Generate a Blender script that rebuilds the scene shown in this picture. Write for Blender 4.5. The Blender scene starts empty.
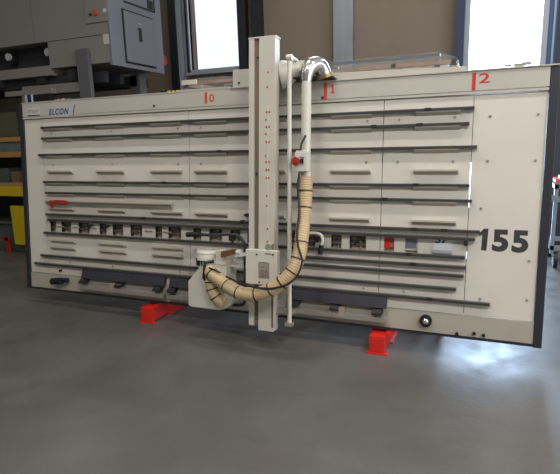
import bpy, math, random
from mathutils import Vector, Matrix
random.seed(7)
C = bpy.context.scene.collection
sc = bpy.context.scene
LEAN, ZB = 0.096, 0.1529
SL, CL = math.sin(LEAN), math.cos(LEAN)
PI = math.pi

# ------------------------------------------------------------------ materials
def lin(c):
    return tuple((x/12.92 if x <= .04045 else ((x+.055)/1.055)**2.4) for x in [v/255 for v in c]) + (1,)
def mat(name, rgb, rough=.5, metal=0, noise=0, nscale=8, bump=0, bscale=60, spec=.5, stretch=None):
    m = bpy.data.materials.new(name); m.use_nodes = True
    nt = m.node_tree; b = nt.nodes['Principled BSDF']
    b.inputs['Roughness'].default_value = rough; b.inputs['Metallic'].default_value = metal
    b.inputs['Specular IOR Level'].default_value = spec
    col = lin(rgb); b.inputs['Base Color'].default_value = col
    tc = nt.nodes.new('ShaderNodeTexCoord'); mp = nt.nodes.new('ShaderNodeMapping')
    nt.links.new(tc.outputs['Object'], mp.inputs[0])
    if stretch: mp.inputs['Scale'].default_value = stretch
    if noise:
        n = nt.nodes.new('ShaderNodeTexNoise'); n.inputs['Scale'].default_value = nscale; n.inputs['Detail'].default_value = 6
        nt.links.new(mp.outputs[0], n.inputs['Vector'])
        r = nt.nodes.new('ShaderNodeValToRGB')
        r.color_ramp.elements[0].position = .3; r.color_ramp.elements[1].position = .7
        r.color_ramp.elements[0].color = tuple(x*(1-noise) for x in col[:3]) + (1,)
        r.color_ramp.elements[1].color = tuple(min(1, x*(1+noise)) for x in col[:3]) + (1,)
        nt.links.new(n.outputs['Fac'], r.inputs[0]); nt.links.new(r.outputs[0], b.inputs['Base Color'])
    if bump:
        n2 = nt.nodes.new('ShaderNodeTexNoise'); n2.inputs['Scale'].default_value = bscale
        nt.links.new(mp.outputs[0], n2.inputs['Vector'])
        bp = nt.nodes.new('ShaderNodeBump'); bp.inputs['Strength'].default_value = bump; bp.inputs['Distance'].default_value = .01
        nt.links.new(n2.outputs['Fac'], bp.inputs['Height']); nt.links.new(bp.outputs[0], b.inputs['Normal'])
    return m
cream = mat('cream_paint', (211,204,193), .45, noise=.03, nscale=3)
head = mat('header_paint', (184,178,168), .4, noise=.03, nscale=3)
skirtm = mat('skirt_paint', (170,163,150), .5, noise=.05, nscale=6)
navy = mat('navy_frame', (40,41,49), .45, noise=.08)
railm = mat('rail_aluminium', (98,95,97), .45, .35, noise=.12, nscale=5)
railw = mat('bracket_shaded', (182,173,158), .45)  # bracket tone darkened, shadow on the slats put into the colour
railg = mat('pale_rail', (160,150,134), .4)
edgem = mat('rail_dark_edge', (50,48,50), .6)
blackm = mat('black_rubber', (24,24,26), .55, noise=.1)
colm = mat('column_paint', (196,190,178), .4, noise=.03, nscale=4)
colside = mat('column_side_paint', (200,196,186), .35)
groove = mat('column_groove', (122,106,92), .5, .2, noise=.25, nscale=10, stretch=(1,1,.2))
hosem = mat('tan_hose', (192,167,130), .5, noise=.05)
whitem = mat('white_paint', (206,202,190), .35)
chrome = mat('bright_metal', (205,205,205), .22, .85)
brass = mat('brass', (160,140,88), .35, .7)
redm = mat('red_paint', (215,38,26), .4, noise=.05)
redtape = mat('red_tape', (160,44,34), .5)
markm = mat('orange_red_mark', (205,70,36), .5)
markr = mat('dark_red_mark', (190,44,34), .5)
dotm = mat('red_dot', (178,40,44), .5)
textm = mat('dark_grey_letter', (54,55,58), .5)
textn = mat('navy_letter', (32,46,96), .5)
badge = mat('badge_sticker', (178,182,184), .35)
stickm = mat('label_sticker', (196,190,184), .45)
labgrey = mat('label_grey', (150,140,130), .5, noise=.25, nscale=60)
labdark = mat('label_dark_print', (90,62,54), .5)
brownin = mat('opening_inside', (186,168,146), .7, noise=.35, nscale=20)
rollm = mat('dark_roller', (88,82,76), .5)
blanket = mat('dark_support_flap', (46,45,54), .6, noise=.15, nscale=5, bump=.15, bscale=20)
alum = mat('aluminium', (172,168,160), .35, .5)
steelp = mat('pipe_blue_grey', (52,56,66), .4, .2)
woodb = mat('brown_wood', (104,66,46), .55, noise=.25, nscale=20, stretch=(1,6,6))
crateW = mat('crate_wood', (150,120,94), .65, noise=.2, nscale=12)
greyM = mat('machine_grey_paint', (134,131,127), .45, noise=.04, nscale=2)
greyS = mat('machine_side_paint', (112,117,124), .4, noise=.03, nscale=2)
greyD = mat('machine_dark', (44,45,50), .6)
seamk = mat('black_seal', (20,20,24), .6)
orangeK = mat('orange_knob', (200,84,40), .4)
olive = mat('olive_paint', (82,84,64), .5, noise=.05)
orangeW = mat('orange_beam_paint', (176,128,76), .5, noise=.1)
tealm = mat('grey_teal_sheet', (94,108,108), .5, noise=.2, nscale=10)
tanb = mat('tan_board', (168,130,104), .6, noise=.1)
yellow = mat('yellow_paint', (205,178,22), .45, noise=.05)
greend = mat('dark_green_paint', (80,90,80), .5)
carton = mat('brown_carton', (120,92,66), .7, noise=.1)
wallm = mat('taupe_wall_panel', (126,113,98), .7, noise=.04, nscale=1.5, stretch=(3,1,.3))
darkwall = mat('dark_wall', (58,58,70), .7)
posts = mat('galvanised_post', (158,162,166), .35, .6, noise=.08, nscale=3, stretch=(4,4,.5))
postk = mat('black_post', (26,28,34), .5)
postb = mat('blue_dark_jamb', (46,54,86), .45)
framel = mat('light_window_frame', (160,164,172), .4, .2)
bluef = mat('blue_door_edge', (40,82,132), .4)
ceilm = mat('ceiling_paint', (170,168,162), .8)
roomw = mat('room_wall_paint', (150,144,134), .8)
cartw = mat('cart_metal', (150,158,170), .35, .5)
cartr = mat('cart_red', (200,80,60), .5)
bluebox = mat('blue_grey_paint', (110,116,134), .5)
tagm = mat('white_tag', (206,212,220), .5)
sleeve = mat('off_white_board', (205,200,190), .5)
dkgreybar = mat('wrapped_steel', (92,98,106), .35, .4, noise=.15, nscale=6)

def film_mat():
    m = bpy.data.materials.new('plastic_film'); m.use_nodes = True; nt = m.node_tree
    b = nt.nodes['Principled BSDF']; out = nt.nodes['Material Output']
    b.inputs['Base Color'].default_value = lin((205,208,214)); b.inputs['Roughness'].default_value = .25
    n = nt.nodes.new('ShaderNodeTexNoise'); n.inputs['Scale'].default_value = 9; n.inputs['Detail'].default_value = 8
    tc = nt.nodes.new('ShaderNodeTexCoord'); nt.links.new(tc.outputs['Object'], n.inputs['Vector'])
    bp = nt.nodes.new('ShaderNodeBump'); bp.inputs['Strength'].default_value = .9; bp.inputs['Distance'].default_value = .03
    nt.links.new(n.outputs['Fac'], bp.inputs['Height']); nt.links.new(bp.outputs[0], b.inputs['Normal'])
    t = nt.nodes.new('ShaderNodeBsdfTransparent'); mx = nt.nodes.new('ShaderNodeMixShader'); mx.inputs[0].default_value = .12
    nt.links.new(t.outputs[0], mx.inputs[1]); nt.links.new(b.outputs[0], mx.inputs[2]); nt.links.new(mx.outputs[0], out.inputs[0])
    return m
film = film_mat()
def glass_mat(name, tint):
    m = bpy.data.materials.new(name); m.use_nodes = True; nt = m.node_tree
    nt.nodes.remove(nt.nodes['Principled BSDF']); out = nt.nodes['Material Output']
    t = nt.nodes.new('ShaderNodeBsdfTransparent'); t.inputs[0].default_value = tint
    g = nt.nodes.new('ShaderNodeBsdfGlossy'); g.inputs['Roughness'].default_value = .05
    mx = nt.nodes.new('ShaderNodeMixShader'); mx.inputs[0].default_value = .06
    nt.links.new(t.outputs[0], mx.inputs[1]); nt.links.new(g.outputs[0], mx.inputs[2]); nt.links.new(mx.outputs[0], out.inputs[0])
    return m
glass = glass_mat('clear_pane', (.96,.98,1,1))
glassl = glass_mat('grey_pane', (.31,.275,.26,1))
glasst = glass_mat('tinted_pane', (.58,.52,.46,1))

def floor_mat():
    m = bpy.data.materials.new('polished_concrete'); m.use_nodes = True; nt = m.node_tree
    b = nt.nodes['Principled BSDF']; tc = nt.nodes.new('ShaderNodeTexCoord')
    def noise(s, d, sc3=None):
        n = nt.nodes.new('ShaderNodeTexNoise'); n.inputs['Scale'].default_value = s; n.inputs['Detail'].default_value = d
        mp = nt.nodes.new('ShaderNodeMapping'); nt.links.new(tc.outputs['Object'], mp.inputs[0])
        if sc3: mp.inputs['Scale'].default_value = sc3
        nt.links.new(mp.outputs[0], n.inputs['Vector']); return n
    a = noise(1.1, 10); c = noise(34, 4)
    r = nt.nodes.new('ShaderNodeValToRGB')
    r.color_ramp.elements[0].position = .36; r.color_ramp.elements[0].color = lin((86,83,80))
    r.color_ramp.elements[1].position = .68; r.color_ramp.elements[1].color = lin((104,101,98))
    nt.links.new(a.outputs['Fac'], r.inputs[0])
    mx = nt.nodes.new('ShaderNodeMixRGB'); mx.blend_type = 'MULTIPLY'; mx.inputs[0].default_value = .18
    nt.links.new(r.outputs[0], mx.inputs[1]); nt.links.new(c.outputs['Fac'], mx.inputs[2])
    # dark scuffs
    d = noise(2.2, 7, (1,2.6,1)); r2 = nt.nodes.new('ShaderNodeValToRGB')
    r2.color_ramp.elements[0].position = .28; r2.color_ramp.elements[0].color = (.84,.84,.84,1)
    r2.color_ramp.elements[1].position = .38; r2.color_ramp.elements[1].color = (1,1,1,1)
    nt.links.new(d.outputs['Fac'], r2.inputs[0])
    m2 = nt.nodes.new('ShaderNodeMixRGB'); m2.blend_type = 'MULTIPLY'; m2.inputs[0].default_value = 1
    nt.links.new(mx.outputs[0], m2.inputs[1]); nt.links.new(r2.outputs[0], m2.inputs[2]); nt.links.new(m2.outputs[0], b.inputs['Base Color'])
    e = noise(5, 8); mr = nt.nodes.new('ShaderNodeMapRange'); mr.inputs['From Min'].default_value = .3; mr.inputs['From Max'].default_value = .7
    mr.inputs['To Min'].default_value = .30; mr.inputs['To Max'].default_value = .52
    nt.links.new(e.outputs['Fac'], mr.inputs[0]); nt.links.new(mr.outputs[0], b.inputs['Roughness'])
    bp = nt.nodes.new('ShaderNodeBump'); bp.inputs['Strength'].default_value = .12; bp.inputs['Distance'].default_value = .01
    nt.links.new(c.outputs['Fac'], bp.inputs['Height']); nt.links.new(bp.outputs[0], b.inputs['Normal'])
    return m
floorm = floor_mat()

# ------------------------------------------------------------------ mesh helpers
def P(u, v, n=0.0):          # panel frame: u along the saw, v up its leaning face, n out towards the front
    return Vector((u, v*SL - n*CL, ZB + v*CL + n*SL))
def W(x, y, z): return Vector((x, y, z))
class MB:
    def __init__(s): s.v = []; s.f = []; s.m = []; s.sm = []
    def add(s, vs, fs, mi=0, smooth=False):
        o = len(s.v); s.v += [Vector(a) for a in vs]
        for f in fs: s.f.append([o+i for i in f]); s.m.append(mi); s.sm.append(smooth)
    def box(s, f, a0, a1, b0, b1, c0, c1, mi=0):
        vs = [f(a, b, c) for a in (a0, a1) for b in (b0, b1) for c in (c0, c1)]
        s.add(vs, [(0,1,3,2),(4,6,7,5),(0,4,5,1),(2,3,7,6),(0,2,6,4),(1,5,7,3)], mi); return s
    def prism(s, f, poly, c0, c1, mi=0):       # poly of (a,b), extruded along c
        n = len(poly)
        vs = [f(a, b, c0) for a, b in poly] + [f(a, b, c1) for a, b in poly]
        s.add(vs, [tuple(range(n)), tuple(range(2*n-1, n-1, -1))] + [(i, n+i, n+(i+1) % n, (i+1) % n) for i in range(n)], mi); return s
    def tube(s, pts, r, seg=12, mi=0, caps=True, rf=None):
        pts = [Vector(p) for p in pts]; n = len(pts); rings = []
        t0 = (pts[1]-pts[0]).normalized(); up = Vector((0,0,1)) if abs(t0.z) < .9 else Vector((0,1,0))
        a = t0.cross(up).normalized()
        for i, p in enumerate(pts):
            t = ((pts[min(i+1,n-1)]-pts[max(i-1,0)])).normalized()
            a = (a - t*a.dot(t)).normalized(); b = t.cross(a)
            rr = rf(i) if rf else (r[i] if isinstance(r, (list, tuple)) else r)
            rings.append([p + (a*math.cos(2*PI*k/seg)+b*math.sin(2*PI*k/seg))*rr for k in range(seg)])
        fs = [(i*seg+k, i*seg+(k+1) % seg, (i+1)*seg+(k+1) % seg, (i+1)*seg+k) for i in range(n-1) for k in range(seg)]
        s.add([v for q in rings for v in q], fs, mi, True)
        if caps:
            s.add(rings[0], [tuple(reversed(range(seg)))], mi); s.add(rings[-1], [tuple(range(seg))], mi)
        return s
    def cyl(s, p0, p1, r, r1=None, seg=20, mi=0):
        return s.tube([p0, p1], [r, r if r1 is None else r1], seg, mi)
    def build(s, name, mats, parent=None, origin=None, bevel=0):
        if not isinstance(mats, (list, tuple)): mats = [mats]
        o0 = Vector(parent['_o']) if parent else (Vector(origin) if origin else Vector((0,0,0)))
        me = bpy.data.meshes.new(name); me.from_pydata([tuple(v-o0) for v in s.v], [], s.f); me.update()
        for m in mats: me.materials.append(m)
        for p, mi, sm in zip(me.polygons, s.m, s.sm): p.material_index = mi; p.use_smooth = sm
        import bmesh
        bm = bmesh.new(); bm.from_mesh(me); bmesh.ops.recalc_face_normals(bm, faces=bm.faces); bm.to_mesh(me); bm.free()
        o = bpy.data.objects.new(name, me); C.objects.link(o)
        if parent: o.parent = parent
        else: o.location = o0
        o['_o'] = tuple(o0)
        if bevel:
            bv = o.modifiers.new('bevel', 'BEVEL'); bv.width = bevel; bv.segments = 2; bv.limit_method = 'ANGLE'
        return o
def spline(pts, per=12):
    pts = [Vector(p) for p in pts]; out = []
    q = [pts[0]*2-pts[1]] + pts + [pts[-1]*2-pts[-2]]
    for i in range(1, len(q)-2):
        a, b, c, d = q[i-1:i+3]
        for k in range(per):
            t = k/per
            out.append(.5*((2*b)+(c-a)*t+(2*a-5*b+4*c-d)*t*t+(3*b-a-3*c+d)*t**3))
    out.append(pts[-1]); return out
def resample(pts, step):
    out = [pts[0]]; acc = 0
    for a, b in zip(pts, pts[1:]):
        L = (b-a).length; t = step-acc
        while t <= L: out.append(a.lerp(b, t/L)); t += step
        acc = (acc+L) % step
    return out
def thing(name, loc, label, cat, group=None):
    o = bpy.data.objects.new(name, None); C.objects.link(o); o.location = loc; o['_o'] = tuple(loc)
    o.empty_display_size = .1
    return tag(o, label, cat, group)
def tag(o, label=None, cat=None, group=None, kind=None):
    if label: o['label'] = label
    if cat: o['category'] = cat
    if group: o['group'] = group
    if kind: o['kind'] = kind
    return o
def one(mb, name, mats, label, cat, origin=None, bevel=0, group=None):
    vs = mb.v; mn = Vector((min(v[i] for v in vs) for i in range(3))); mxx = Vector((max(v[i] for v in vs) for i in range(3)))
    og = origin or ((mn.x+mxx.x)/2, (mn.y+mxx.y)/2, mn.z)
    return tag(mb.build(name, mats, None, og, bevel), label, cat, group)
def struct(mb, name, mats, bevel=0): return tag(mb.build(name, mats, None, (0,0,0), bevel), kind='structure')
def part(mb, name, mats, parent, label=None, bevel=0):
    o = mb.build(name, mats, parent, None, bevel)
    if label: o['label'] = label
    return o
def text(name, s, u, v, h, m, parent, n=.001, space=1, shear=0, bold=0, width=None, depth=.0006, label=None):
    """flat raised lettering on the leaning face: lower-left corner at (u,v), cap height h"""
    cu = bpy.data.curves.new(name, 'FONT'); cu.body = s; cu.size = 1; cu.shear = shear; cu.offset = bold; cu.resolution_u = 6; cu.space_character = space
    ob = bpy.data.objects.new('tmp', cu); C.objects.link(ob)
    dg = bpy.context.evaluated_depsgraph_get(); dg.update()
    me = bpy.data.meshes.new_from_object(ob.evaluated_get(dg)); bpy.data.objects.remove(ob); bpy.data.curves.remove(cu)
    xs = [q.co.x for q in me.vertices]; ys = [q.co.y for q in me.vertices]
    x0, x1, y0, y1 = min(xs), max(xs), min(ys), max(ys)
    sy = h/(y1-y0); sx = (width/(x1-x0)) if width else sy
    mb = MB(); vs = [P(u+(q.co.x-x0)*sx, v+(q.co.y-y0)*sy, n+depth) for q in me.vertices]
    mb.add(vs, [tuple(p.vertices) for p in me.polygons])
    o0 = Vector(parent['_o']); me2 = bpy.data.meshes.new(name)
    me2.from_pydata([tuple(a-o0) for a in mb.v], [], mb.f); me2.materials.append(m)
    bpy.data.meshes.remove(me)
    o = bpy.data.objects.new(name, me2); C.objects.link(o); o.parent = parent; o['_o'] = tuple(o0)
    if label: o['label'] = label
    return o

# ================================================================== THE PANEL SAW
saw = thing('panel_saw', (0.21, 0.05, 0), 'long leaning cream vertical panel saw with tan dust hose and number 155, on red feet', 'panel saw')
# --- sheets with openings
OPEN = [(-1.742,-1.665),(-1.602,-1.479),(-1.393,-1.262),(-1.144,-1.064),(-.995,-.872),(-.795,-.665),(-.528,-.455),(-.394,-.263),
        (-.145,-.067),(.009,.131),(.204,.295),(.36,.44),(.50,.62),(.70,.80),(.85,.93),(1.055,1.136),(1.196,1.319),(1.449,1.522),(1.597,1.684)]
V0, V1 = .574, .690
def sheet(u0, u1, opens=(), mm=cream):
    b = MB()
    if not opens: b.box(P, u0, u1, .165, 1.637, -.02, 0)
    else:
        b.box(P, u0, u1, .165, V0, -.02, 0); b.box(P, u0, u1, V1, 1.637, -.02, 0)
        e = [u0] + [x for o in opens for x in o] + [u1]
        for i in range(0, len(e), 2): b.box(P, e[i], e[i+1], V0, V1, -.02, 0)
    return part(b, 'face_sheet', mm, saw)
S = [-2.01, -1.783, -.173, 1.421, 2.006, 2.438]
for i in range(5):
    u0, u1 = S[i]+.0025, S[i+1]-(.0012 if i == 3 else .0025)
    sheet(u0, u1, [o for o in OPEN if o[0] > u0 and o[1] < u1])
# recess box behind the openings
b = MB(); b.box(P, -1.77, 1.99, V0-.03, V1+.03, -.045, -.038); b.box(P, -1.77, 1.99, V0-.03, V0-.02, -.038, -.022); b.box(P, -1.77, 1.99, V1+.02, V1+.03, -.038, -.022)
part(b, 'recess_channel', brownin, saw)
for i, (a, c) in enumerate(OPEN[:-2]):
    b = MB(); mid = (a+c)/2; w = (c-a)*.5
    b.cyl(P(mid-w*.95, .672, -.02), P(mid+w*.95, .672, -.02), .009, mi=1, seg=14); b.box(P, mid-w*.98, mid-w*.85, .576, .688, -.036, -.006, 1)
    b.cyl(P(mid-w*.8, .612, -.022), P(mid+w*.9, .612, -.022), .011, mi=0, seg=12)
    b.box(P, mid-w*.9, mid+w*.9, .636, .641, -.036, -.01, 1)
    b.box(P, mid+w*.25, mid+w*.40, .58, .685, -.036, -.015, 2)
    part(b, 'roller', [rollm, edgem, labgrey], saw)
part(MB().box(P, 1.449, 1.486, .595, .683, -.06, -.012), 'red_stop', redm, saw, 'bright red stop block')
part(MB().box(P, 1.486, 1.522, .60, .683, -.07, -.02), 'pink_stop', mat('faded_red', (196,104,104), .5), saw, 'faded red stop block')
b = MB(); b.box(P, 1.59, 1.70, .588, .69, -.06, -.014, 1); b.box(P, 1.60, 1.672, .605, .668, -.014, -.008); b.box(P, 1.60, 1.665, .668, .676, -.014, -.006, 2)
part(b, 'switch_cover', [bluebox, stickm, redtape], saw, 'blue grey cover with a red strip')
# small hooks near the openings
for uu in (-1.03, -1.70+.48, 1.27):
    b = MB(); b.cyl(P(uu, .655, 0), P(uu-.012, .655, .03), .008, seg=8); b.tube([P(uu+.02,.665,.02), P(uu-.01,.645,.025), P(uu-.03,.61,.022)], .008, 8)
    part(b, 'hook', blackm, saw)
for uu in (-1.62, -1.42, -1.22, -.60, -.41):
    part(MB().cyl(P(uu-.03, .628, .006), P(uu+.05, .628, .006), .006, seg=8), 'guide_pin', railg, saw)
# --- frame
part(MB().box(P, -2.064, -2.010, -.002, 1.79, -.12, .012), 'side_post', navy, saw, bevel=.003)
part(MB().box(P, 2.440, 2.492, -.006, 1.778, -.12, .012), 'side_post', navy, saw, bevel=.003)
b = MB(); b.box(P, -2.010, 2.44, 0, .018, -.12, .014)
part(b, 'bottom_edge', navy, saw)
part(MB().box(P, -2.0, 2.43, 0.02, .10, -.14, -.05), 'base_beam', navy, saw)
b = MB(); b.box(P, -2.010, 2.44, .018, .162, -.02, .006)
part(b, 'skirt', skirtm, saw)
for u0, vs_ in ((-1.783, ((.17,1.63),)), (-.173, ((.17,1.63),)), (1.421, ((.17,1.63),)), (2.006, ((.17,.55),(.60,.90),(1.20,1.63)))):
    for a, c in vs_: part(MB().box(P, u0-.012, u0+.012, a, c, -.026, -.021), 'seam_light_block', edgem, saw)  # added strips, only there to stop light leaking through the seams
# header
b = MB(); b.box(P, -2.010, 2.438, 1.662, 1.787, -.12, .016); b.box(P, -2.010, 2.438, 1.641, 1.656, -.12, .016); b.box(P, -2.0, 2.43, 1.655, 1.663, -.12, .010)
header = part(b, 'header', head, saw)
b = MB(); b.box(P, -2.02, -.262, 1.786, 1.794, -.13, .02); b.box(P, -.262, .214, 1.788, 1.804, -.15, .018); b.box(P, .214, 2.49, 1.786, 1.794, -.13, .026)
part(b, 'top_lip', head, saw)
b = MB(); b.box(P, .218, .70, 1.79, 1.937, -.05, -.028); part(b, 'carriage_cover', head, saw, bevel=.003)
b = MB(); b.prism(P, [(.95,1.795),(1.947,1.795),(1.947,1.830),(.95,1.856)], -.035, -.018); part(b, 'rear_cover', head, saw)
part(MB().cyl(P(.275, 1.835, -.03), P(.275, 1.835, -.02), .008, seg=10), 'screw', edgem, saw)
# scale marks and digits on the header
for u, v0, v1, s, mm in ((0, 1.683, 1.772, '0', markm), (.997, 1.66, 1.778, '1', markm), (2.0, 1.664, 1.775, '2', markr)):
    part(MB().box(P, u-.011, u+.011, v0, v1, .016, .0175), 'scale_mark', mm, header)
    w = {'0': .045, '1': .022, '2': .066}[s]
    if s == '1':
        part(MB().prism(P, [(1.044,1.702),(1.058,1.702),(1.058,1.766),(1.046,1.766),(1.032,1.750),(1.035,1.744),(1.044,1.750)], .0162, .0172).box(P, 1.034, 1.068, 1.702, 1.709, .0162, .0172), 'scale_digit', mm, header); continue
    text('scale_digit', s, u+(.030 if s == '0' else .038 if s == '1' else .030), 1.692 if s == '0' else 1.706, .062, mm, header, .016, bold=.015, width=w)
for u, v in ((-.5, 1.69), (.975, 1.674)):
    part(MB().cyl(P(u, v, .014), P(u, v, .019), .011, seg=12), 'hole_plug', edgem, header)
# badges
part(MB().box(P, -1.70, -1.375, 1.65, 1.742, .016, .0172), 'maker_badge', badge, header, 'pale blue grey badge')
text('maker_name', 'ELCON', -1.675, 1.664, .056, textn, header, .0172, space=1.18, shear=.25, bold=.03, width=.24)
part(MB().prism(P, [(-1.392,1.65),(-1.383,1.65),(-1.358,1.745),(-1.367,1.745)], .0172, .018), 'badge_stroke', textn, header)
part(MB().box(P, -1.958, -1.785, 1.662, 1.742, .016, .0168), 'dealer_sticker', stickm, header)
text('dealer_name', 'ETTLAT', -1.94, 1.694, .028, textn, header, .0168, bold=.0, width=.14)
part(MB().box(P, -1.95, -1.79, 1.666, 1.676, .0168, .0175), 'sticker_stripe', textn, header)
# number
nb = MB(); nb.prism(P, [(2.096,.617),(2.130,.617),(2.136,.764),(2.108,.764),(2.078,.728),(2.082,.712),(2.100,.724)], .0002, .001)
part(nb, 'number', textm, saw, 'large dark grey digit 1')
for uu in (2.162, 2.280): text('number', '5', uu, .614, .148, textm, saw, .0005, bold=.045, width=.098, label='large dark grey digit 5')
# --- rails
def rail(u0, u1, v, h=.021, d=.032, mm=None, n0=.004, joints=()):
    b = MB(); b.box(P, u0, u1, v-h/2, v+h/2, n0, d, 0)
    b.box(P, u0+.002, u1-.002, v-h*.22, v+h*.22, d, d+.003, 1)
    r = part(b, 'support_rail', mm or [railm, edgem], saw)
    for j in joints: part(MB().box(P, j-.02, j+.02, v-h*.3, v+h*.62, d-.005, d+.007), 'rail_joint', blackm, r)
R = [(1.551,-1.774,2.012,(1.72,)),(1.452,-1.774,1.986,(1.36,1.67,)),(1.30,-1.821,2.040,(.13,)),(1.047,-1.773,2.008,(1.66,-.4)),(.945,-1.754,2.025,(1.45,)),
     (.741,-1.76,2.084,(1.66,1.86,-.62)),(.563,-1.796,1.999,(1.63,)),(.495,.80,2.007,(1.66,)),(.436,.80,1.997,()),(.341,-1.85,1.952,()),(.257,-1.934,2.169,(1.78,))]
for v, a, c, j in R: rail(a, c, v, joints=j)
rail(-1.736, 2.055, .690, h=.024, d=.036, joints=(.42,))
rail(-1.747, -.335, .857, h=.028, d=.035, mm=[railg, railm])
b = MB(); b.box(P, -1.69, -1.50, .838, .876, .034, .042); b.prism(P, [(-1.62,.88),(-1.5,.88),(-1.44,.862),(-1.5,.845),(-1.62,.848)], .036, .052); b.prism(P, [(-1.69,.845),(-1.66,.84),(-1.65,.80),(-1.675,.80)], .034, .04)
part(b, 'red_tape', redtape, saw, 'strip of red tape wrapped on a rail')
UB = [(-1.72,-1.42),(-1.13,-.835),(-.545,-.24),(-.11,.185),(.40,.69),(1.045,1.34),(1.64,1.93)]
for v in (1.548, 1.449, 1.297, 1.146, 1.044, .942, .80, .496, .43):
    for a, c in UB:
        if v < .5 and a > .3: continue
        b = MB(); sl = lambda A, B_, cc: P(cc, B_, A)
        lo = .024 if v in (1.146, .80, .496, .43) else .032; b.prism(sl, [(0,v+.008),(.036,v+.008),(.036,v-.004),(0,v-lo)] if lo < .03 else [(0,v+.008),(.0036,v+.008),(.034,v-.008),(.03,v-.014),(0,v-lo)], a, c)
        part(b, 'bracket', railw, saw)
# bolts
BO = []
for v in (1.497, 1.209):
    BO += [(u, v) for u in (-1.668,-.97,-.28,-.06,1.306,1.528,1.893,2.109,2.388)]
BO += [(2.083,.897),(2.388,.564),(2.391,.306),(2.106,.285),(1.31,.29),(1.6,.29),(-1.0,.29),(-.28,.29),(-1.5,.29)]
for u, v in BO:
    b = MB(); b.cyl(P(u, v, 0), P(u, v, .004), .009, seg=14); b.cyl(P(u, v, .004), P(u, v, .007), .005, seg=6)
    part(b, 'bolt', alum, saw)
for u, v in ((.415,1.047),(.37,.80),(.33,.746),(2.0,.66)):
    part(MB().cyl(P(u, v, .002), P(u, v, .05), .014, seg=12), 'stop_knob', blackm, saw)
# tag with the number tops hidden behind a rail
tg = part(MB().prism(P, [(1.79,.60),(1.912,.60),(1.912,.700),(1.79,.700)], .002, .006), 'number_tag', tagm, saw, 'pale tag hung behind a rail')
part(MB().box(P, 1.785, 1.915, .585, .605, .003, .02), 'tag_holder', framel, tg)
text('tag_number', '57', 1.80, .650, .052, textm, tg, .006, bold=.03, width=.085)
# --- lower supports: dark flaps, ledge, clips
def flap(u0, u1):
    f = lambda A, B_, cc: P(cc, B_, A)
    b = MB(); b.prism(f, [(.004,.243),(.03,.243),(.052,.165),(.044,.16),(.004,.19)], u0, u1)
    part(b, 'support_flap', blanket, saw, 'dark flap along the lower ledge')
    b = MB(); b.box(P, u0-.02, u1+.01, .062, .098, .006, .066); b.box(P, u0-.02, u1+.01, .098, .135, .006, .02)
    part(b, 'support_ledge', alum, saw)
    n = max(2, int(round((u1-u0)/.27)))
    for k in range(n):
        u = u0+.03+(u1-u0-.09)*k/(n-1)
        b = MB(); b.prism(lambda A, B_, cc: P(cc, B_, A), [(.006,.155),(.05,.155),(.085,.128),(.085,.118),(.006,.12)], u-.035, u+.035)
        part(b, 'support_clip', blackm, saw)
flap(-1.33, -.415); flap(-.36, -.03); flap(.76, 1.485)
for u in (-.93, 1.12): part(MB().box(P, u-.06, u+.06, .072, .142, .02, .068), 'ledge_plate', labgrey, saw)
# knob left, round knob right
b = MB(); b.cyl(P(-1.69,.10,.05), P(-1.57,.115,.05), .032, seg=20); b.cyl(P(-1.57,.115,.05), P(-1.49,.12,.04), .010, seg=8); b.box(P, -1.56, -1.52, .10, .14, .0, .055)
part(b, 'clamp_roller', blackm, saw)
b = MB(); b.cyl(P(1.761,.10,.0), P(1.761,.10,.035), .042, seg=28); b.cyl(P(1.761,.10,.035), P(1.761,.10,.05), .034, .03, seg=28)
k = part(b, 'adjusting_knob', blackm, saw)
part(MB().cyl(P(1.761,.10,.05), P(1.761,.10,.058), .02, .012, seg=20), 'knob_cap', chrome, k)
for u, v in ((2.08,.045),(1.97,.03),(2.14,.04),(-1.62,.205),(-1.30,.06)):
    part(MB().cyl(P(u,v,.0), P(u,v,.022), .011, seg=10), 'skirt_bolt', blackm, saw)
# --- red feet
for x0, x1 in ((1.383, 1.494), (-.615, -.505)):
    b = MB(); b.box(W, x0, x1, -.115, .46, .012, .135); b.box(W, x0-.02, x1+.025, -.122, -.09, 0, .012)
    b.box(W, x0-.02, x1+.025, .1, .47, 0, .012); b.box(W, x1-.004, x1+.03, -.06, .2, .12, .15)
    b.box(W, x0+.012, x1-.012, -.118, -.115, .02, .12)
    part(b, 'foot', redm, saw, 'bright red steel foot', bevel=.003)
for x in (1.44, -.575):
    part(MB().box(W, x-.04, x+.04, .10, .17, .13, .3), 'foot_bracket', navy, saw)

# --- column with scale and saw carriage
CN0, CN1 = .215, .30
b = MB(); b.box(P, .518, .556, .0, 2.062, CN0, CN1); b.box(P, .556, .596, .005, 2.055, CN0, CN1-.018, 1)
b.box(P, .596, .716, -.03, 2.058, CN0, CN1); b.box(P, .512, .722, 2.056, 2.066, CN0, CN1)
b.box(P, .700, .7165, 0, .62, CN1, CN1+.001, 1);
column = part(b, 'saw_column', [colm, groove, colside], saw, 'tall pale upright beam carrying the saw unit')
part(MB().box(P, .664, .671, .6, 1.6, CN1, CN1+.0008), 'scale_strip', whitem, column)
for u, v in ((.655,1.549),(.675,1.549),(.65,1.495),(.655,1.446),(.675,1.446),(.65,1.398),(.655,1.342),(.675,1.342),(.648,1.245),(.655,1.202),(.675,1.202),(.655,1.146),(.675,1.146),(.655,1.09),(.675,1.09),(.660,.962),(.660,.891),(.666,.726),(.666,.632),(.66,1.72),(.665,1.82)):
    part(MB().cyl(P(u, v, CN1), P(u, v, CN1+.0015), .0068, seg=10), 'scale_dot', dotm, column)
part(MB().cyl(P(.575,1.12,.28), P(.575,1.12,.292), .009, seg=10), 'screw', edgem, column)
part(MB().cyl(P(.578,1.93,.28), P(.578,1.93,.292), .007, seg=10), 'screw', edgem, column)
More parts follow.
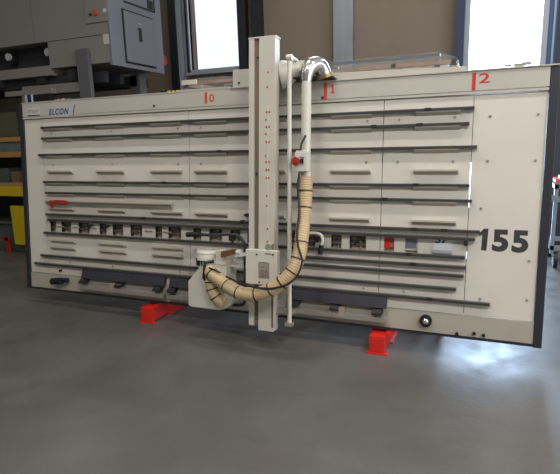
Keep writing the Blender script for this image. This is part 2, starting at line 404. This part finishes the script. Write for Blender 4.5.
for v in (.12, 1.86):
    part(MB().box(P, .53, .71, v-.06, v+.06, -.0 if v < 1 else -.02, CN0), 'column_carriage', alum, saw, bevel=.004)
# column control box
b = MB(); b.box(P, .520, .765, .325, .578, CN1+.001, .36); b.box(P, .505, .56, .345, .565, .22, .30)
box = part(b, 'drive_box', whitem, saw, 'off white box on the column with a small rating plate', bevel=.005)
part(MB().box(P, .622, .708, .372, .492, .36, .361), 'rating_plate', labgrey, box)
b = MB(); b.box(P, .64, .69, .486, .491, .361, .3615)
for k in range(5): b.box(P, .632, .70, .385+k*.011, .388+k*.011, .361, .3615)
part(b, 'plate_print', labdark, box)
part(MB().box(P, .675, .72, .55, .557, .36, .361), 'small_label', labdark, box)
for u, v in ((.61,.545),(.63,.345),(.735,.55),(.735,.352)):
    part(MB().cyl(P(u,v,.36), P(u,v,.364), .007, seg=10), 'screw', edgem, box)
b = MB(); b.cyl(P(.68,.60,.30), P(.68,.60,.325), .02, seg=16); b.box(P, .655, .705, .58, .595, .30, .32); part(b, 'clamp_lever', alum, column)
# top carriage: funnel motor, block
b = MB(); b.tube([P(.68,1.83,.14), P(.73,1.845,.12), P(.79,1.87,.09), P(.82,1.88,.08)], [.10,.095,.062,.05], 20); b.box(P, .80, .86, 1.80, 1.93, .02, .10)
b.cyl(P(.86,1.875,.06), P(.93,1.87,.05), .04, seg=18); b.box(P, .70, .96, 1.797, 1.806, -.04, .15, 1)
part(b, 'top_carriage', [whitem, blackm], saw, bevel=0)
# thin guide pipe
b = MB(); b.cyl(P(.828,.037,.26), P(.808,1.905,.26), .0155, seg=14); b.tube([P(.808,1.90,.26), P(.806,1.925,.25), P(.80,1.93,.22), P(.80,1.93,.1)], .0155, 12)
b.cyl(P(.79,1.915,.262), P(.83,1.915,.262), .022, seg=12)
part(b, 'guide_pipe', whitem, saw, 'thin pale upright pipe beside the column')
b = MB(); b.box(P, .716, .85, .10, .13, .20, .25); b.box(P, .80, .855, .02, .045, .24, .285); part(b, 'pipe_bracket', alum, saw)
# dust pipe with chrome elbow
NP = .20
b = MB(); b.cyl(P(.916,1.08,NP), P(.914,1.76,NP), .0345, seg=24)
dp = part(b, 'dust_pipe', whitem, saw, 'white upright dust pipe')
e = spline([P(.914,1.755,NP), P(.916,1.81,NP-.005), P(.930,1.865,NP-.03), P(.965,1.89,.11), P(.985,1.86,.07), P(.995,1.815,.05)], 8)
part(MB().tube(e, [.035+.022*min(1, i/16) for i in range(len(e))], 24), 'elbow', chrome, dp, 'shiny metal elbow')
part(MB().tube([P(.885,1.75,NP+.02), P(.882,1.82,NP+.025), P(.895,1.89,NP), P(.93,1.935,.14)], .006, 8), 'elbow_band', edgem, dp)
b = MB(); b.cyl(P(.990,1.835,.055), P(.996,1.812,.045), .064, seg=26); part(b, 'elbow_ring', brass, dp, 'dull brass ring')
b = MB(); b.tube([P(.99,1.80,.08), P(1.01,1.83,.06), P(1.03,1.80,.03)], .012, 8); b.box(P, .955, 1.075, 1.797, 1.807, -.03, .09); part(b, 'elbow_bracket', blackm, dp)
# switch box
b = MB(); b.box(P, .868, .962, 1.135, 1.268, .235, .30); b.box(P, .872, .958, 1.268, 1.278, .235, .295)
sw = part(b, 'switch_box', whitem, saw, 'white switch box with a red rotary knob', bevel=.006)
b = MB(); b.cyl(P(.880,1.205,.30), P(.880,1.205,.322), .030, seg=8); b.cyl(P(.880,1.205,.322), P(.880,1.205,.33), .016, seg=16); part(b, 'red_knob', redtape, sw)
part(MB().box(P, .912, .935, 1.19, 1.222, .30, .308), 'black_switch', blackm, sw)
part(MB().box(P, .905, .94, 1.225, 1.236, .30, .301), 'blue_label', bluebox, sw)
part(MB().box(P, .905, .94, 1.176, 1.186, .30, .301), 'grey_label', badge, sw)
part(MB().tube([P(.900,1.278,.27), P(.905,1.32,.27), P(.925,1.385,.24)], .008, 8), 'cable_stub', blackm, sw)
# --- tan dust hose
def hose(path, r, name, lab):
    pts = resample(spline(path, 24), .0042)
    h = part(MB().tube(pts, r, 26, rf=lambda i: r*(1+.045*math.sin(i*2*PI/4))), name, hosem, saw, lab)
    return h, pts
hz, hp = hose([P(.930,1.10,.235), P(.935,.97,.25), P(.935,.82,.28), P(.940,.68,.33), P(.935,.55,.38), P(.895,.44,.42), P(.80,.345,.44), P(.68,.285,.445), P(.55,.268,.44), P(.44,.29,.42), P(.33,.335,.39), P(.26,.37,.375), P(.21,.395,.34)], .048, 'dust_hose', 'tan ribbed dust hose hanging in a loop')
hz2, hp2 = hose([P(.235,.385,.345), P(.225,.32,.35), P(.24,.25,.355), P(.275,.19,.35), P(.305,.15,.32)], .043, 'short_hose', 'short tan ribbed hose bending down to the saw unit')
def bands(h, pts, r, fr):
    for f in fr:
        i = int(f*(len(pts)-2)); t = (pts[i+1]-pts[i]).normalized()
        part(MB().cyl(pts[i]-t*.004, pts[i]+t*.004, r, seg=26), 'hose_band', blackm, h)
bands(hz, hp, .0515, (.07,.15,.32,.40,.465,.535,.60,.68,.78,.86,.965)); bands(hz2, hp2, .0465, (.3,.5,.75))
path = [P(.895,1.135,.27), P(.890,1.042,.29), P(.905,.939,.31), P(.922,.837,.34), P(.92,.721,.375), P(.937,.635,.40), P(.97,.573,.43), P(.985,.529,.445), P(.962,.442,.47), P(.902,.379,.492), P(.807,.343,.495), P(.71,.334,.495), P(.614,.338,.485), P(.531,.35,.47), P(.408,.385,.45)]
part(MB().tube(spline(path, 10), .0075, 8), 'power_cable', blackm, saw, 'black cable tied along the hose')
# small white hooked arm right of the hose
b = MB(); b.tube(spline([P(.82,.672,.10), P(.95,.690,.10), P(1.005,.678,.10), P(1.02,.64,.10), P(1.012,.60,.10)], 6), .012, 10)
arm = part(b, 'hook_arm', whitem, saw, 'small white hooked arm with black grip')
part(MB().cyl(P(1.012,.605,.10), P(1.002,.535,.10), .018, seg=12), 'grip', blackm, arm)
part(MB().box(P, .955, .985, .62, .66, .005, .09), 'arm_mount', blackm, arm)

# --- saw unit
g = MB(); F0, F1 = .14, .315
g.prism(P, [(.0,.10),(.0,.29),(.155,.462),(.335,.462),(.335,.20),(.392,.19),(.385,.15),(.33,.105),(.275,.088),(.03,.088)], F0, F1)
unit = part(g, 'saw_unit', whitem, saw, 'off white saw unit housing left of the column', bevel=.008)
part(MB().box(P, .252, .340, .44, .548, .20, .322), 'guard_plate', whitem, unit, bevel=.003)
b = MB(); b.tube([P(.135,.462,.235), P(.135,.524,.235), P(.135,.536,.235)], [.095,.095,.080], 30); b.tube([P(.135,.514,.235), P(.135,.519,.235)], [.0975,.0975], 30)
part(b, 'motor_cap', whitem, unit)
b = MB(); b.cyl(P(.135,.40,.235), P(.135,.465,.235), .078, seg=24)
part(b, 'motor_body', whitem, unit)
b = MB()
for k in range(4): b.box(P, .08+k*.022, .088+k*.022, .42, .478, .235, .320)
part(b, 'motor_fins', edgem, unit)
b = MB(); b.tube([P(.23,.465,.318), P(.205,.46,.36), P(.190,.45,.375), P(.182,.34,.375), P(.186,.325,.36), P(.19,.32,.315)], .012, 10)
part(b, 'handle', blackm, unit)
part(MB().tube(spline([P(.20,.41,.33), P(.25,.425,.40), P(.34,.40,.41)], 6), .006, 8), 'hose_clip', blackm, unit)
b = MB(); b.prism(P, [(.318,.50),(.318,.548),(.425,.572),(.435,.535)], .325, .36)
part(b, 'wood_handle', woodb, unit, 'brown block handle')
b = MB(); b.prism(P, [(.42,.535),(.53,.553),(.53,.527),(.42,.51)], .325, .35); b.box(P, .335, .52, .42, .44, .2, .26); b.cyl(P(.44,.545,.338), P(.47,.55,.338), .02, seg=12)
part(b, 'unit_arm', whitem, unit)
# dark bent pipe behind the unit
b = MB(); b.tube(spline([P(.06,.652,.25), P(.2,.655,.25), P(.34,.665,.25), P(.41,.655,.25), P(.455,.60,.25), P(.462,.50,.25), P(.462,.30,.25), P(.46,.17,.25), P(.43,.13,.24), P(.34,.115,.22)], 8), .0125, 12)
bp_ = part(b, 'bent_pipe', steelp, saw, 'dark bent pipe with a black grip')
part(MB().cyl(P(-.045,.648,.25), P(.08,.653,.25), .02, seg=14), 'grip', blackm, bp_)
b = MB(); b.box(P, .335, .375, .62, .66, .235, .27); b.cyl(P(.355,.62,.25), P(.365,.585,.25), .008, seg=8); part(b, 'pipe_clamp', blackm, bp_)

# things lying on the saw's header
b = MB(); b.box(P, -.45, -.28, 1.796, 1.812, -.06, -.01)
b.box(P, -.452, -.385, 1.796, 1.8136, -.061, -.009, 1)
for k in range(2): b.box(P, -.35+k*.035, -.335+k*.035, 1.7965, 1.8136, -.061, -.009, 1)
one(b, 'level_bar', [yellow, blackm], 'small yellow and black bar lying on the saw header near mark 0', 'tool')
b = MB(); b.box(P, 2.235, 2.29, 1.796, 1.806, -.01, .015); b.tube([P(2.17,1.808,.0), P(2.22,1.81,0), P(2.32,1.812,0)], .007, 8); b.box(P, 2.275, 2.33, 1.803, 1.822, -.01, .012)
one(b, 'clamp', alum, 'small grey clamp on top of the saw header right of mark 2', 'clamp')

# ================================================================== background things
def wrapped(name, label, x0, x1, y0, y1, zf, zb, posts_x, bar):
    t = thing(name, ((x0+x1)/2, (y0+y1)/2, 0), label, 'crate', None)
    b = MB(); w = .035
    for x in posts_x:
        b.box(W, x, x+w, y0, y0+w, 0, zf)
    for x in (x0, x1-w): b.box(W, x, x+w, y1-w, y1, 0, zf)
    b.box(W, x0, x1, y0, y0+w, zf-.028, zf); b.box(W, x0, x1, y1-w, y1, zf-.04, zf); b.box(W, x0, x1, y0, y1, .08, .12)
    for x in (x0, x1-w): b.box(W, x, x+w, y0, y1, zf-.04, zf)
    part(b, 'wooden_frame', crateW, t)
    b = MB(); e = .006
    b.add([(x0-e,y0-e,.12),(x1+e,y0-e,.12),(x1+e,y0-e,zf+e),(x0-e,y0-e,zf+e)], [(0,1,2,3)])
    N = 14; vs = []; fs = []
    for i in range(N+1):
        x = x0-e+(x1-x0+2*e)*i/N
        ym = y0+.22; xm = x0+.0+(bar[1]-x0)*i/N if bar else x
        vs += [(x, y0-e, zf+e), (xm, ym, zb+e+random.uniform(-.004,.006)), (x, y1+e, zf+e), (x, y1+e, .12)]
    for i in range(N):
        for k in range(3): fs.append((i*4+k, i*4+4+k, i*4+5+k, i*4+1+k))
    b.add(vs, fs, 0, True)
    b.add([(x1+e,y0-e,.12),(x1+e,y1+e,.12),(x1+e,y1+e,zf+e),(x1+e,y0-e,zf+e)], [(0,1,2,3)])
    b.add([(x0-e,y0-e,.12),(x0-e,y1+e,.12),(x0-e,y1+e,zf+e),(x0-e,y0-e,zf+e)], [(3,2,1,0)])
    part(b, 'plastic_wrap', film, t)
    return t
t = wrapped('wrapped_crate', 'tall wood framed crate in clear plastic behind the right half of the saw', .87, 1.87, .5, 1.25, 2.062, 2.148, (.87, 1.405, 1.835), (.9, 1.74))
b = MB(); b.box(W, .90, 1.74, .70, .74, 2.122, 2.142); b.box(W, .90, .94, .70, .74, .1, 2.1, 0); b.box(W, 1.70, 1.74, .70, .74, .1, 2.1, 0)
part(b, 'wrapped_bar', dkgreybar, t, 'grey steel frame inside the wrap')
b = MB(); b.box(W, .93, 1.38, .78, .84, 1.2, 2.075); b.box(W, 1.45, 1.80, .78, .84, 1.2, 2.09)
part(b, 'white_board', sleeve, t)
t = wrapped('wrapped_crate', 'smaller plastic wrapped crate seen below the left window, behind mark 0', -.43, .12, .5, 1.1, 2.055, 2.10, (-.43, .085), None)
b = MB(); b.box(W, -.36, -.1, .56, .6, 1.6, 2.0); b.box(W, -.05, .07, .56, .6, 1.6, 2.02); part(b, 'packed_board', mat('pinkish_board', (176,156,148), .6), t)
part(MB().box(W, -.42, -.27, .46, .48, 2.025, 2.065), 'white_strip', sleeve, t)

# upper grey machine on legs at the left
mc = thing('grey_machine', (-4.0, 2.3, 0), 'huge grey machine body raised high on legs at upper left', 'machine')
b = MB()
b.box(W, -6.3, -2.30, 1.80, 2.90, 2.872, 4.1); b.box(W, -3.30, -2.30, 1.80, 2.86, 2.535, 2.872)
b.box(W, -6.2, -3.30, 1.80, 2.8, 2.45, 2.575); b.box(W, -6.2, -3.28, 2.0, 2.8, 2.575, 2.872, 1)
b.box(W, -3.52, -3.517, 1.797, 1.80, 2.9, 4.1, 1); b.box(W, -6.2, -2.30, 1.795, 1.80, 2.866, 2.872, 1)
part(b, 'body', [greyM, greyD], mc, bevel=.004)
b = MB(); b.box(W, -2.30, -2.26, 1.795, 2.90, 2.50, 4.1)
side = part(b, 'side_plate', greyS, mc, 'blue grey side plate', bevel=.004)
b = MB(); b.box(W, -2.262, -2.252, 2.045, 2.695, 2.553, 3.215, 0); b.box(W, -2.254, -2.240, 2.065, 2.675, 2.575, 3.195, 1)
part(b, 'service_door', [seamk, greyS], side)
b = MB(); b.box(W, -2.241, -2.234, 2.34, 2.40, 2.86, 3.03); part(b, 'door_slot', seamk, side)
b = MB(); b.box(W, -2.241, -2.235, 2.33, 2.40, 3.08, 3.088); part(b, 'door_label', badge, side)
b = MB(); b.box(W, -2.262, -2.252, 2.10, 2.76, 3.30, 3.32); b.box(W, -2.262, -2.252, 2.74, 2.76, 3.30, 4.0); b.box(W, -2.262, -2.254, 2.60, 2.72, 3.33, 3.44)
part(b, 'upper_seal', seamk, side)
b = MB(); b.cyl((-2.36, 2.93, 2.70), (-2.29, 2.93, 2.70), .13, seg=28); b.cyl((-2.29, 2.93, 2.70), (-2.275, 2.93, 2.70), .07, seg=16, mi=1); b.cyl((-2.40, 2.93, 2.70), (-2.36, 2.93, 2.70), .03, seg=12); b.box(W, -2.42, -2.38, 2.88, 2.98, 2.66, 2.74)
part(b, 'hand_wheel', [seamk, redtape], mc)
b = MB(); b.box(W, -2.625, -2.275, 1.792, 1.80, 3.01, 3.55, 1); b.box(W, -2.618, -2.27, 1.788, 1.793, 3.018, 3.55, 0)
cp = part(b, 'control_panel', [greyM, olive], mc)
part(MB().cyl((-2.44,1.79,3.125), (-2.44,1.755,3.125), .032, seg=16), 'knob', orangeK, cp)
part(MB().cyl((-2.53,1.79,3.115), (-2.53,1.775,3.115), .016, seg=12), 'button', blackm, cp)
part(MB().box(W, -2.33,-2.285,1.785,1.789,3.12,3.16), 'white_label', tagm, cp)
part(MB().box(W, -2.37,-2.285,1.792,1.799,2.75,2.87), 'pale_label', stickm, mc)
for x in (-4.15, -3.42):
    b = MB(); b.tube([(x,1.99,2.74),(x,1.90,2.74)], .09, 18, mi=0); b.cyl((x+.02,1.905,2.76), (x+.02,1.87,2.76), .05, seg=16, mi=1); part(b, 'cable_gland', [blackm, badge], mc)
for x, y, w in ((-2.79, 1.74, .19), (-6.25, 1.76, .19), (-2.62, 2.55, .17), (-6.25, 2.6, .17)):
    top = 2.72 if y < 1.75 else 2.5
    part(MB().box(W, x, x+w, y, y+.16 if y > 1.8 else 1.80 if y < 1.75 else y+.05, 0, top), 'leg', mat('leg_grey', (96,96,98), .45), mc, bevel=.003)
b = MB()
for y in (1.9, 2.2, 2.55): b.box(W, -6.0, -2.5, y, y+.08, 2.32, 2.46)
for x in (-5.2, -4.4, -3.6, -3.05): b.box(W, x, x+.12, 1.83, 2.8, 2.36, 2.5)
part(b, 'under_frame', greyD, mc)
part(MB().box(W, -6.0, -2.5, 2.75, 2.82, 2.32, 2.44), 'rear_skirt', greyD, mc)
part(MB().box(W, -3.9, -2.85, 1.84, 1.9, 2.22, 2.34), 'cross_beam', greyM, mc)

# storage rack at far left
rk = thing('storage_rack', (-4.8, 2.1, 0), 'storage rack with orange and yellow beams at left edge, behind the saw', 'rack')
for x in (-5.98, -3.86):
    for y in (1.66, 2.45):
        part(MB().box(W, x, x+.06, y, y+.06, 0, 2.05), 'upright', greyD, rk)
part(MB().box(W, -5.99, -3.79, 1.645, 1.66, 1.60, 1.665), 'beam', orangeW, rk, 'orange tan beam')
part(MB().box(W, -5.99, -3.79, 1.645, 1.66, 1.385, 1.46), 'beam', orangeW, rk, 'lower orange tan beam')
part(MB().box(W, -5.99, -3.79, 1.67, 1.69, 1.46, 1.60), 'mesh_panel', tealm, rk, 'grey teal panel')
part(MB().box(W, -5.99, -3.79, 1.64, 1.68, .985, 1.03), 'board', tanb, rk)
part(MB().box(W, -5.99, -3.79, 1.63, 1.66, .838, .982), 'beam', yellow, rk, 'bright yellow beam')
for z in (.96, 1.37, 2.0): part(MB().box(W, -5.97, -3.81, 1.69, 2.5, z, z+.02), 'shelf', greyD, rk)
part(MB().box(W, -4.15, -3.905, 1.60, 1.645, .14, .70), 'yellow_guard', yellow, rk, 'yellow upright guard')
part(MB().box(W, -5.98, -3.80, 2.44, 2.45, 0.1, 2.0), 'back_sheet', greyD, rk)
part(MB().box(W, -5.98, -4.16, 1.665, 1.70, .42, .46), 'lower_bar', greend, rk)
part(MB().box(W, -5.91, -3.88, 1.70, 2.42, .0, .40), 'bottom_cabinet', greend, rk, 'dark green bottom cabinet', bevel=.01)
b = MB(); b.box(W, -4.36, -4.29, 1.61, 1.635, .0, .23); b.box(W, -4.42, -4.30, 1.61, 1.635, .18, .235)
one(b, 'post_guard', redtape, 'small red post guard on the floor before the rack', 'guard')
ob = MB(); ob.box(W, -5.9, -3.87, 1.665, 2.4, 1.672, 1.995)
one(ob, 'olive_case', olive, 'olive green case in the rack top, left of the saw', 'case', bevel=.006)
for x0, x1, h, mm, lab in ((-4.02,-3.88,.13,carton,'small brown carton on the middle rack shelf, nearest the saw'), (-4.22,-4.06,.19,carton,'taller brown carton on the middle rack shelf'), (-4.55,-4.28,.24,greend,'dark green box on the middle rack shelf, leftmost')):
    b = MB(); b.box(W, x0, x1, 1.74, 2.0, 1.03-.045, .985+h); b.box(W, x0+.02, x1-.02, 1.738, 1.74, 1.0, 1.0+h*.5)
    one(b, 'storage_box', mm, lab, 'box')
b = MB(); b.box(W, -3.665, -3.53, 1.66, 1.72, 2.10, 2.205, 0); b.box(W, -3.62, -3.555, 1.658, 1.66, 2.10, 2.205, 1); b.box(W, -3.53, -3.24, 1.67, 1.75, 2.09, 2.20, 2)
b.box(W, -4.05, -3.2, 1.68, 1.76, 2.205, 2.27, 3); b.box(W, -3.35, -3.30, 1.69, 1.75, 0, 2.2, 3)
b.box(W, -3.75, -3.70, 1.69, 1.75, 0, 2.2, 3)
st = one(b, 'sign_stand', [tagm, textn, blackm, greyM], 'grey stand holding a white and navy striped sign above the saw left corner', 'stand')
b = MB(); b.box(W, -3.19, -2.95, 1.70, 1.76, 0, 2.13, 0); b.cyl((-3.1,1.69,2.10),(-3.1,1.67,2.10),.02,mi=1); b.cyl((-3.02,1.69,2.11),(-3.02,1.67,2.11),.02,mi=1)
one(b, 'junction_post', [greyM, tagm], 'slim grey post with white fittings above the saw maker badge', 'post')

# cart at right
ct = thing('cart', (3.3, 3.1, 0), 'grey metal cart with black wheels at right edge beyond the saw', 'cart')
b = MB(); 
for x in (2.84, 3.6):
    for y in (2.8, 3.35): b.box(W, x, x+.04, y, y+.04, .16, .94)
for z in (.2, .90): 
    b.box(W, 2.84, 3.64, 2.8, 2.84, z, z+.05); b.box(W, 2.84, 3.64, 3.35, 3.39, z, z+.05); b.box(W, 2.84, 2.88, 2.8, 3.39, z, z+.05); b.box(W, 3.6, 3.64, 2.8, 3.39, z, z+.05)
b.add([W(2.78,2.79,.78),W(3.6,2.79,.58),W(3.6,2.79,.64),W(2.78,2.79,.84),W(2.78,2.83,.78),W(3.6,2.83,.58),W(3.6,2.83,.64),W(2.78,2.83,.84)], [(0,1,2,3),(7,6,5,4),(0,4,5,1),(3,2,6,7),(0,3,7,4),(1,5,6,2)])
part(b, 'frame', cartw, ct)
part(MB().box(W, 2.83, 3.65, 2.79, 2.8, .95, .965), 'cart_top', cartw, ct)
for x in (2.90, 3.58):
    for y in (2.82, 3.37):
        w = part(MB().cyl((x-.02,y,.09),(x+.02,y,.09),.09,seg=24), 'wheel', blackm, ct)
        part(MB().cyl((x-.024,y,.09),(x+.024,y,.09),.035,seg=16), 'hub', cartw, w)
b = MB(); b.box(W, 2.85, 3.4, 2.85, 3.2, .965, 1.0); b.box(W, 2.9, 3.2, 2.9, 3.1, 1.0, 1.03, 1)
one(b, 'packet', [cartr, tagm], 'red and white packet lying on the cart at right edge', 'packet')

# ================================================================== setting
X0, X1, Y0, Y1, H = -9.0, 7.0, -8.0, 4.0, 5.6
struct(MB().box(W, X0-.2, X1+.2, Y0-.2, Y1+6, -.2, 0), 'floor', floorm)
struct(MB().box(W, X0-.2, X1+.2, Y0-.2, Y1+.2, H, H+.2), 'ceiling', ceilm)
struct(MB().box(W, X0-.2, X0, Y0, Y1, 0, H), 'wall_left', roomw)
b = MB(); b.box(W, X1, X1+.2, Y0, -5, 0, H); b.box(W, X1, X1+.2, -5, 1.5, 4.4, H); b.box(W, X1, X1+.2, 1.5, Y1, 0, H); b.box(W, X1, X1+.2, -5, 1.5, 0, .0+.9)
struct(b, 'wall_right', roomw)
struct(MB().box(W, X0, X1, Y0-.2, Y0, 0, H), 'wall_front', roomw)
# back wall with window and glazed door
WX0, WX1, DX0, DX1 = -2.47, -1.54, 1.84, 2.70
ZS, ZT, DT = 2.685, 4.7, 4.6
b = MB(); YW = Y1
b.box(W, X0, WX0, YW, YW+.2, 0, H); b.box(W, WX0, WX1, YW, YW+.2, 0, ZS-.04); b.box(W, WX0, WX1, YW, YW+.2, ZT, H)
b.box(W, WX1, DX0, YW, YW+.2, 0, H); b.box(W, DX0, DX1, YW, YW+.2, DT, H); b.box(W, DX1, X1, YW, YW+.2, 0, H)
struct(b, 'wall_back', wallm)
struct(MB().box(W, 2.86, 5.2, YW-.10, YW, 0, H), 'trim_1', darkwall)
# window 1
b = MB(); b.box(W, -2.56, -2.47, YW-.06, YW+.05, ZS-.06, H-.4); b.box(W, -2.47, WX1, YW-.05, YW+.05, ZS-.06, ZS)
b.box(W, WX1-.012, WX1, YW-.05, YW+.05, ZS, ZT)
w1 = struct(b, 'window_1', framel)
part(MB().box(W, -2.50, -2.462, YW-.09, YW-.05, ZS-.05, H-.4), 'window_frame', postk, w1)
part(MB().box(W, WX0, WX1, YW+.05, YW+.06, ZS, ZT), 'window_pane', glassl, w1)
part(MB().box(W, -2.52, WX1, YW-.13, YW-.05, ZS-.09, ZS-.05), 'window_sill', framel, w1)
struct(MB().box(W, -2.66, -2.58, YW-.1, YW, 0, H), 'trim_2', framel)
struct(MB().box(W, -2.80, -2.665, YW-.12, YW, 0, H), 'trim_3', postk)
b = MB(); b.box(W, -1.54, -1.40, YW-.12, YW, 0, H); b.box(W, -1.30, -1.14, YW-.14, YW, 0, H)
struct(b, 'trim_4', postk)
struct(MB().box(W, .003, .288, YW-.14, YW, 0, H), 'trim_5', posts)
for i, x in enumerate((-.55, 1.0, -3.3)):
    pass
# door 1 (glazed)
b = MB(); b.box(W, 1.775, 1.845, YW-.08, YW+.05, 0, DT); b.box(W, 2.695, 2.765, YW-.06, YW+.05, 0, DT); b.box(W, 1.845, 2.695, YW-.04, YW+.05, DT-.06, DT); b.box(W, 1.845, 2.695, YW-.04, YW+.05, 0, .06)
d1 = struct(b, 'door_1', framel)
part(MB().box(W, 1.845, 2.695, YW+.05, YW+.06, .06, DT-.06), 'door_pane', glass, d1)
struct(MB().box(W, 1.665, 1.775, YW-.12, YW, 0, H), 'trim_6', postb)
b = MB(); b.box(W, 2.768, 2.815, YW-.07, YW, 0, H); b.box(W, 2.84, 2.86, YW-.09, YW, 0, H)
struct(b, 'trim_7', bluef)
struct(MB().box(W, 2.815, 2.84, YW-.08, YW, 0, H), 'trim_8', framel)
# outside ground plane is part of floor; side window frame on the right wall
b = MB()
for y in (-5, -3.4, -1.8, -.2, 1.42): b.box(W, X1-.04, X1+.1, y, y+.08, .9, 4.4)
w2 = struct(b, 'window_2', framel)
part(MB().box(W, X1+.1, X1+.11, -5, 1.5, .9, 4.4), 'window_pane', glasst, w2)

# ceiling lamps
LAMPS = [(x, y) for x in (-3.6, .4, 4.2) for y in (-4.2, -.9, 2.4)]
for i, (x, y) in enumerate(LAMPS):
    t = thing('ceiling_lamp', (x, y, H-.6), 'long white strip lamp hanging from the hall ceiling', 'lamp', 'strip lamps on the hall ceiling')
    part(MB().box(W, x-.75, x+.75, y-.1, y+.1, H-.56, H-.5), 'housing', whitem, t)
    part(MB().box(W, x-.6, x-.58, y-.01, y+.01, H-.5, H), 'hanger', alum, t); part(MB().box(W, x+.58, x+.6, y-.01, y+.01, H-.5, H), 'hanger', alum, t)
    L = bpy.data.lights.new('lamp_light', 'AREA'); L.shape = 'RECTANGLE'; L.size = 1.4; L.size_y = .18
    L.energy = {-3.6: 15, .4: 54, 4.2: 90}[x]*{-4.2: 1.7, -.9: 1.0, 2.4: .55}[y]; L.color = (1, .975, .94)
    lo = bpy.data.objects.new('lamp_light', L); C.objects.link(lo); lo.parent = t; lo.location = (0, 0, .03)

# portals at the openings
def portal(name, loc, rot, sx, sy):
    L = bpy.data.lights.new(name, 'AREA'); L.shape = 'RECTANGLE'; L.size = sx; L.size_y = sy
    L.cycles.is_portal = True
    o = bpy.data.objects.new(name, L); C.objects.link(o); o.location = loc; o.rotation_euler = rot
portal('door_daylight', (2.27, YW+.1, 2.3), (PI/2, 0, PI), .86, 4.5)
bpy.data.objects['door_daylight'].rotation_euler = (-PI/2, 0, 0)
portal('window_daylight', (-2.0, YW+.1, 3.7), (-PI/2, 0, 0), .93, 2.0)
portal('side_daylight', (X1+.15, -1.75, 2.65), (0, PI/2, 0), 3.5, 6.5)

# world: bright overcast sky
w = bpy.data.worlds.new('World'); sc.world = w; w.use_nodes = True
bg = w.node_tree.nodes['Background']; bg.inputs[0].default_value = (.60, .78, 1, 1); bg.inputs[1].default_value = 18.0

# camera
r = Vector((0.9266614, 0.37481329, -0.02852455)); u = Vector((-0.04804932, 0.19337105, 0.97994842)); f = Vector((-0.37281351, 0.90670979, -0.19719901))
cam = bpy.data.cameras.new('camera'); co = bpy.data.objects.new('camera', cam); C.objects.link(co)
M = Matrix((( r.x, u.x, -f.x, 2.0733), (r.y, u.y, -f.y, -3.4185), (r.z, u.z, -f.z, 1.543), (0,0,0,1)))
co.matrix_world = M; cam.sensor_width = 36; cam.sensor_fit = 'HORIZONTAL'; cam.lens = 492.1*36/560; cam.clip_start = .05
sc.camera = co
for o in bpy.data.objects:
    if '_o' in o: del o['_o']
vs = sc.view_settings; sc.display_settings.display_device = 'sRGB'
vs.view_transform = 'Standard'; vs.look = 'None'; vs.gamma = 1; vs.use_curve_mapping = False; vs.exposure = 0.12
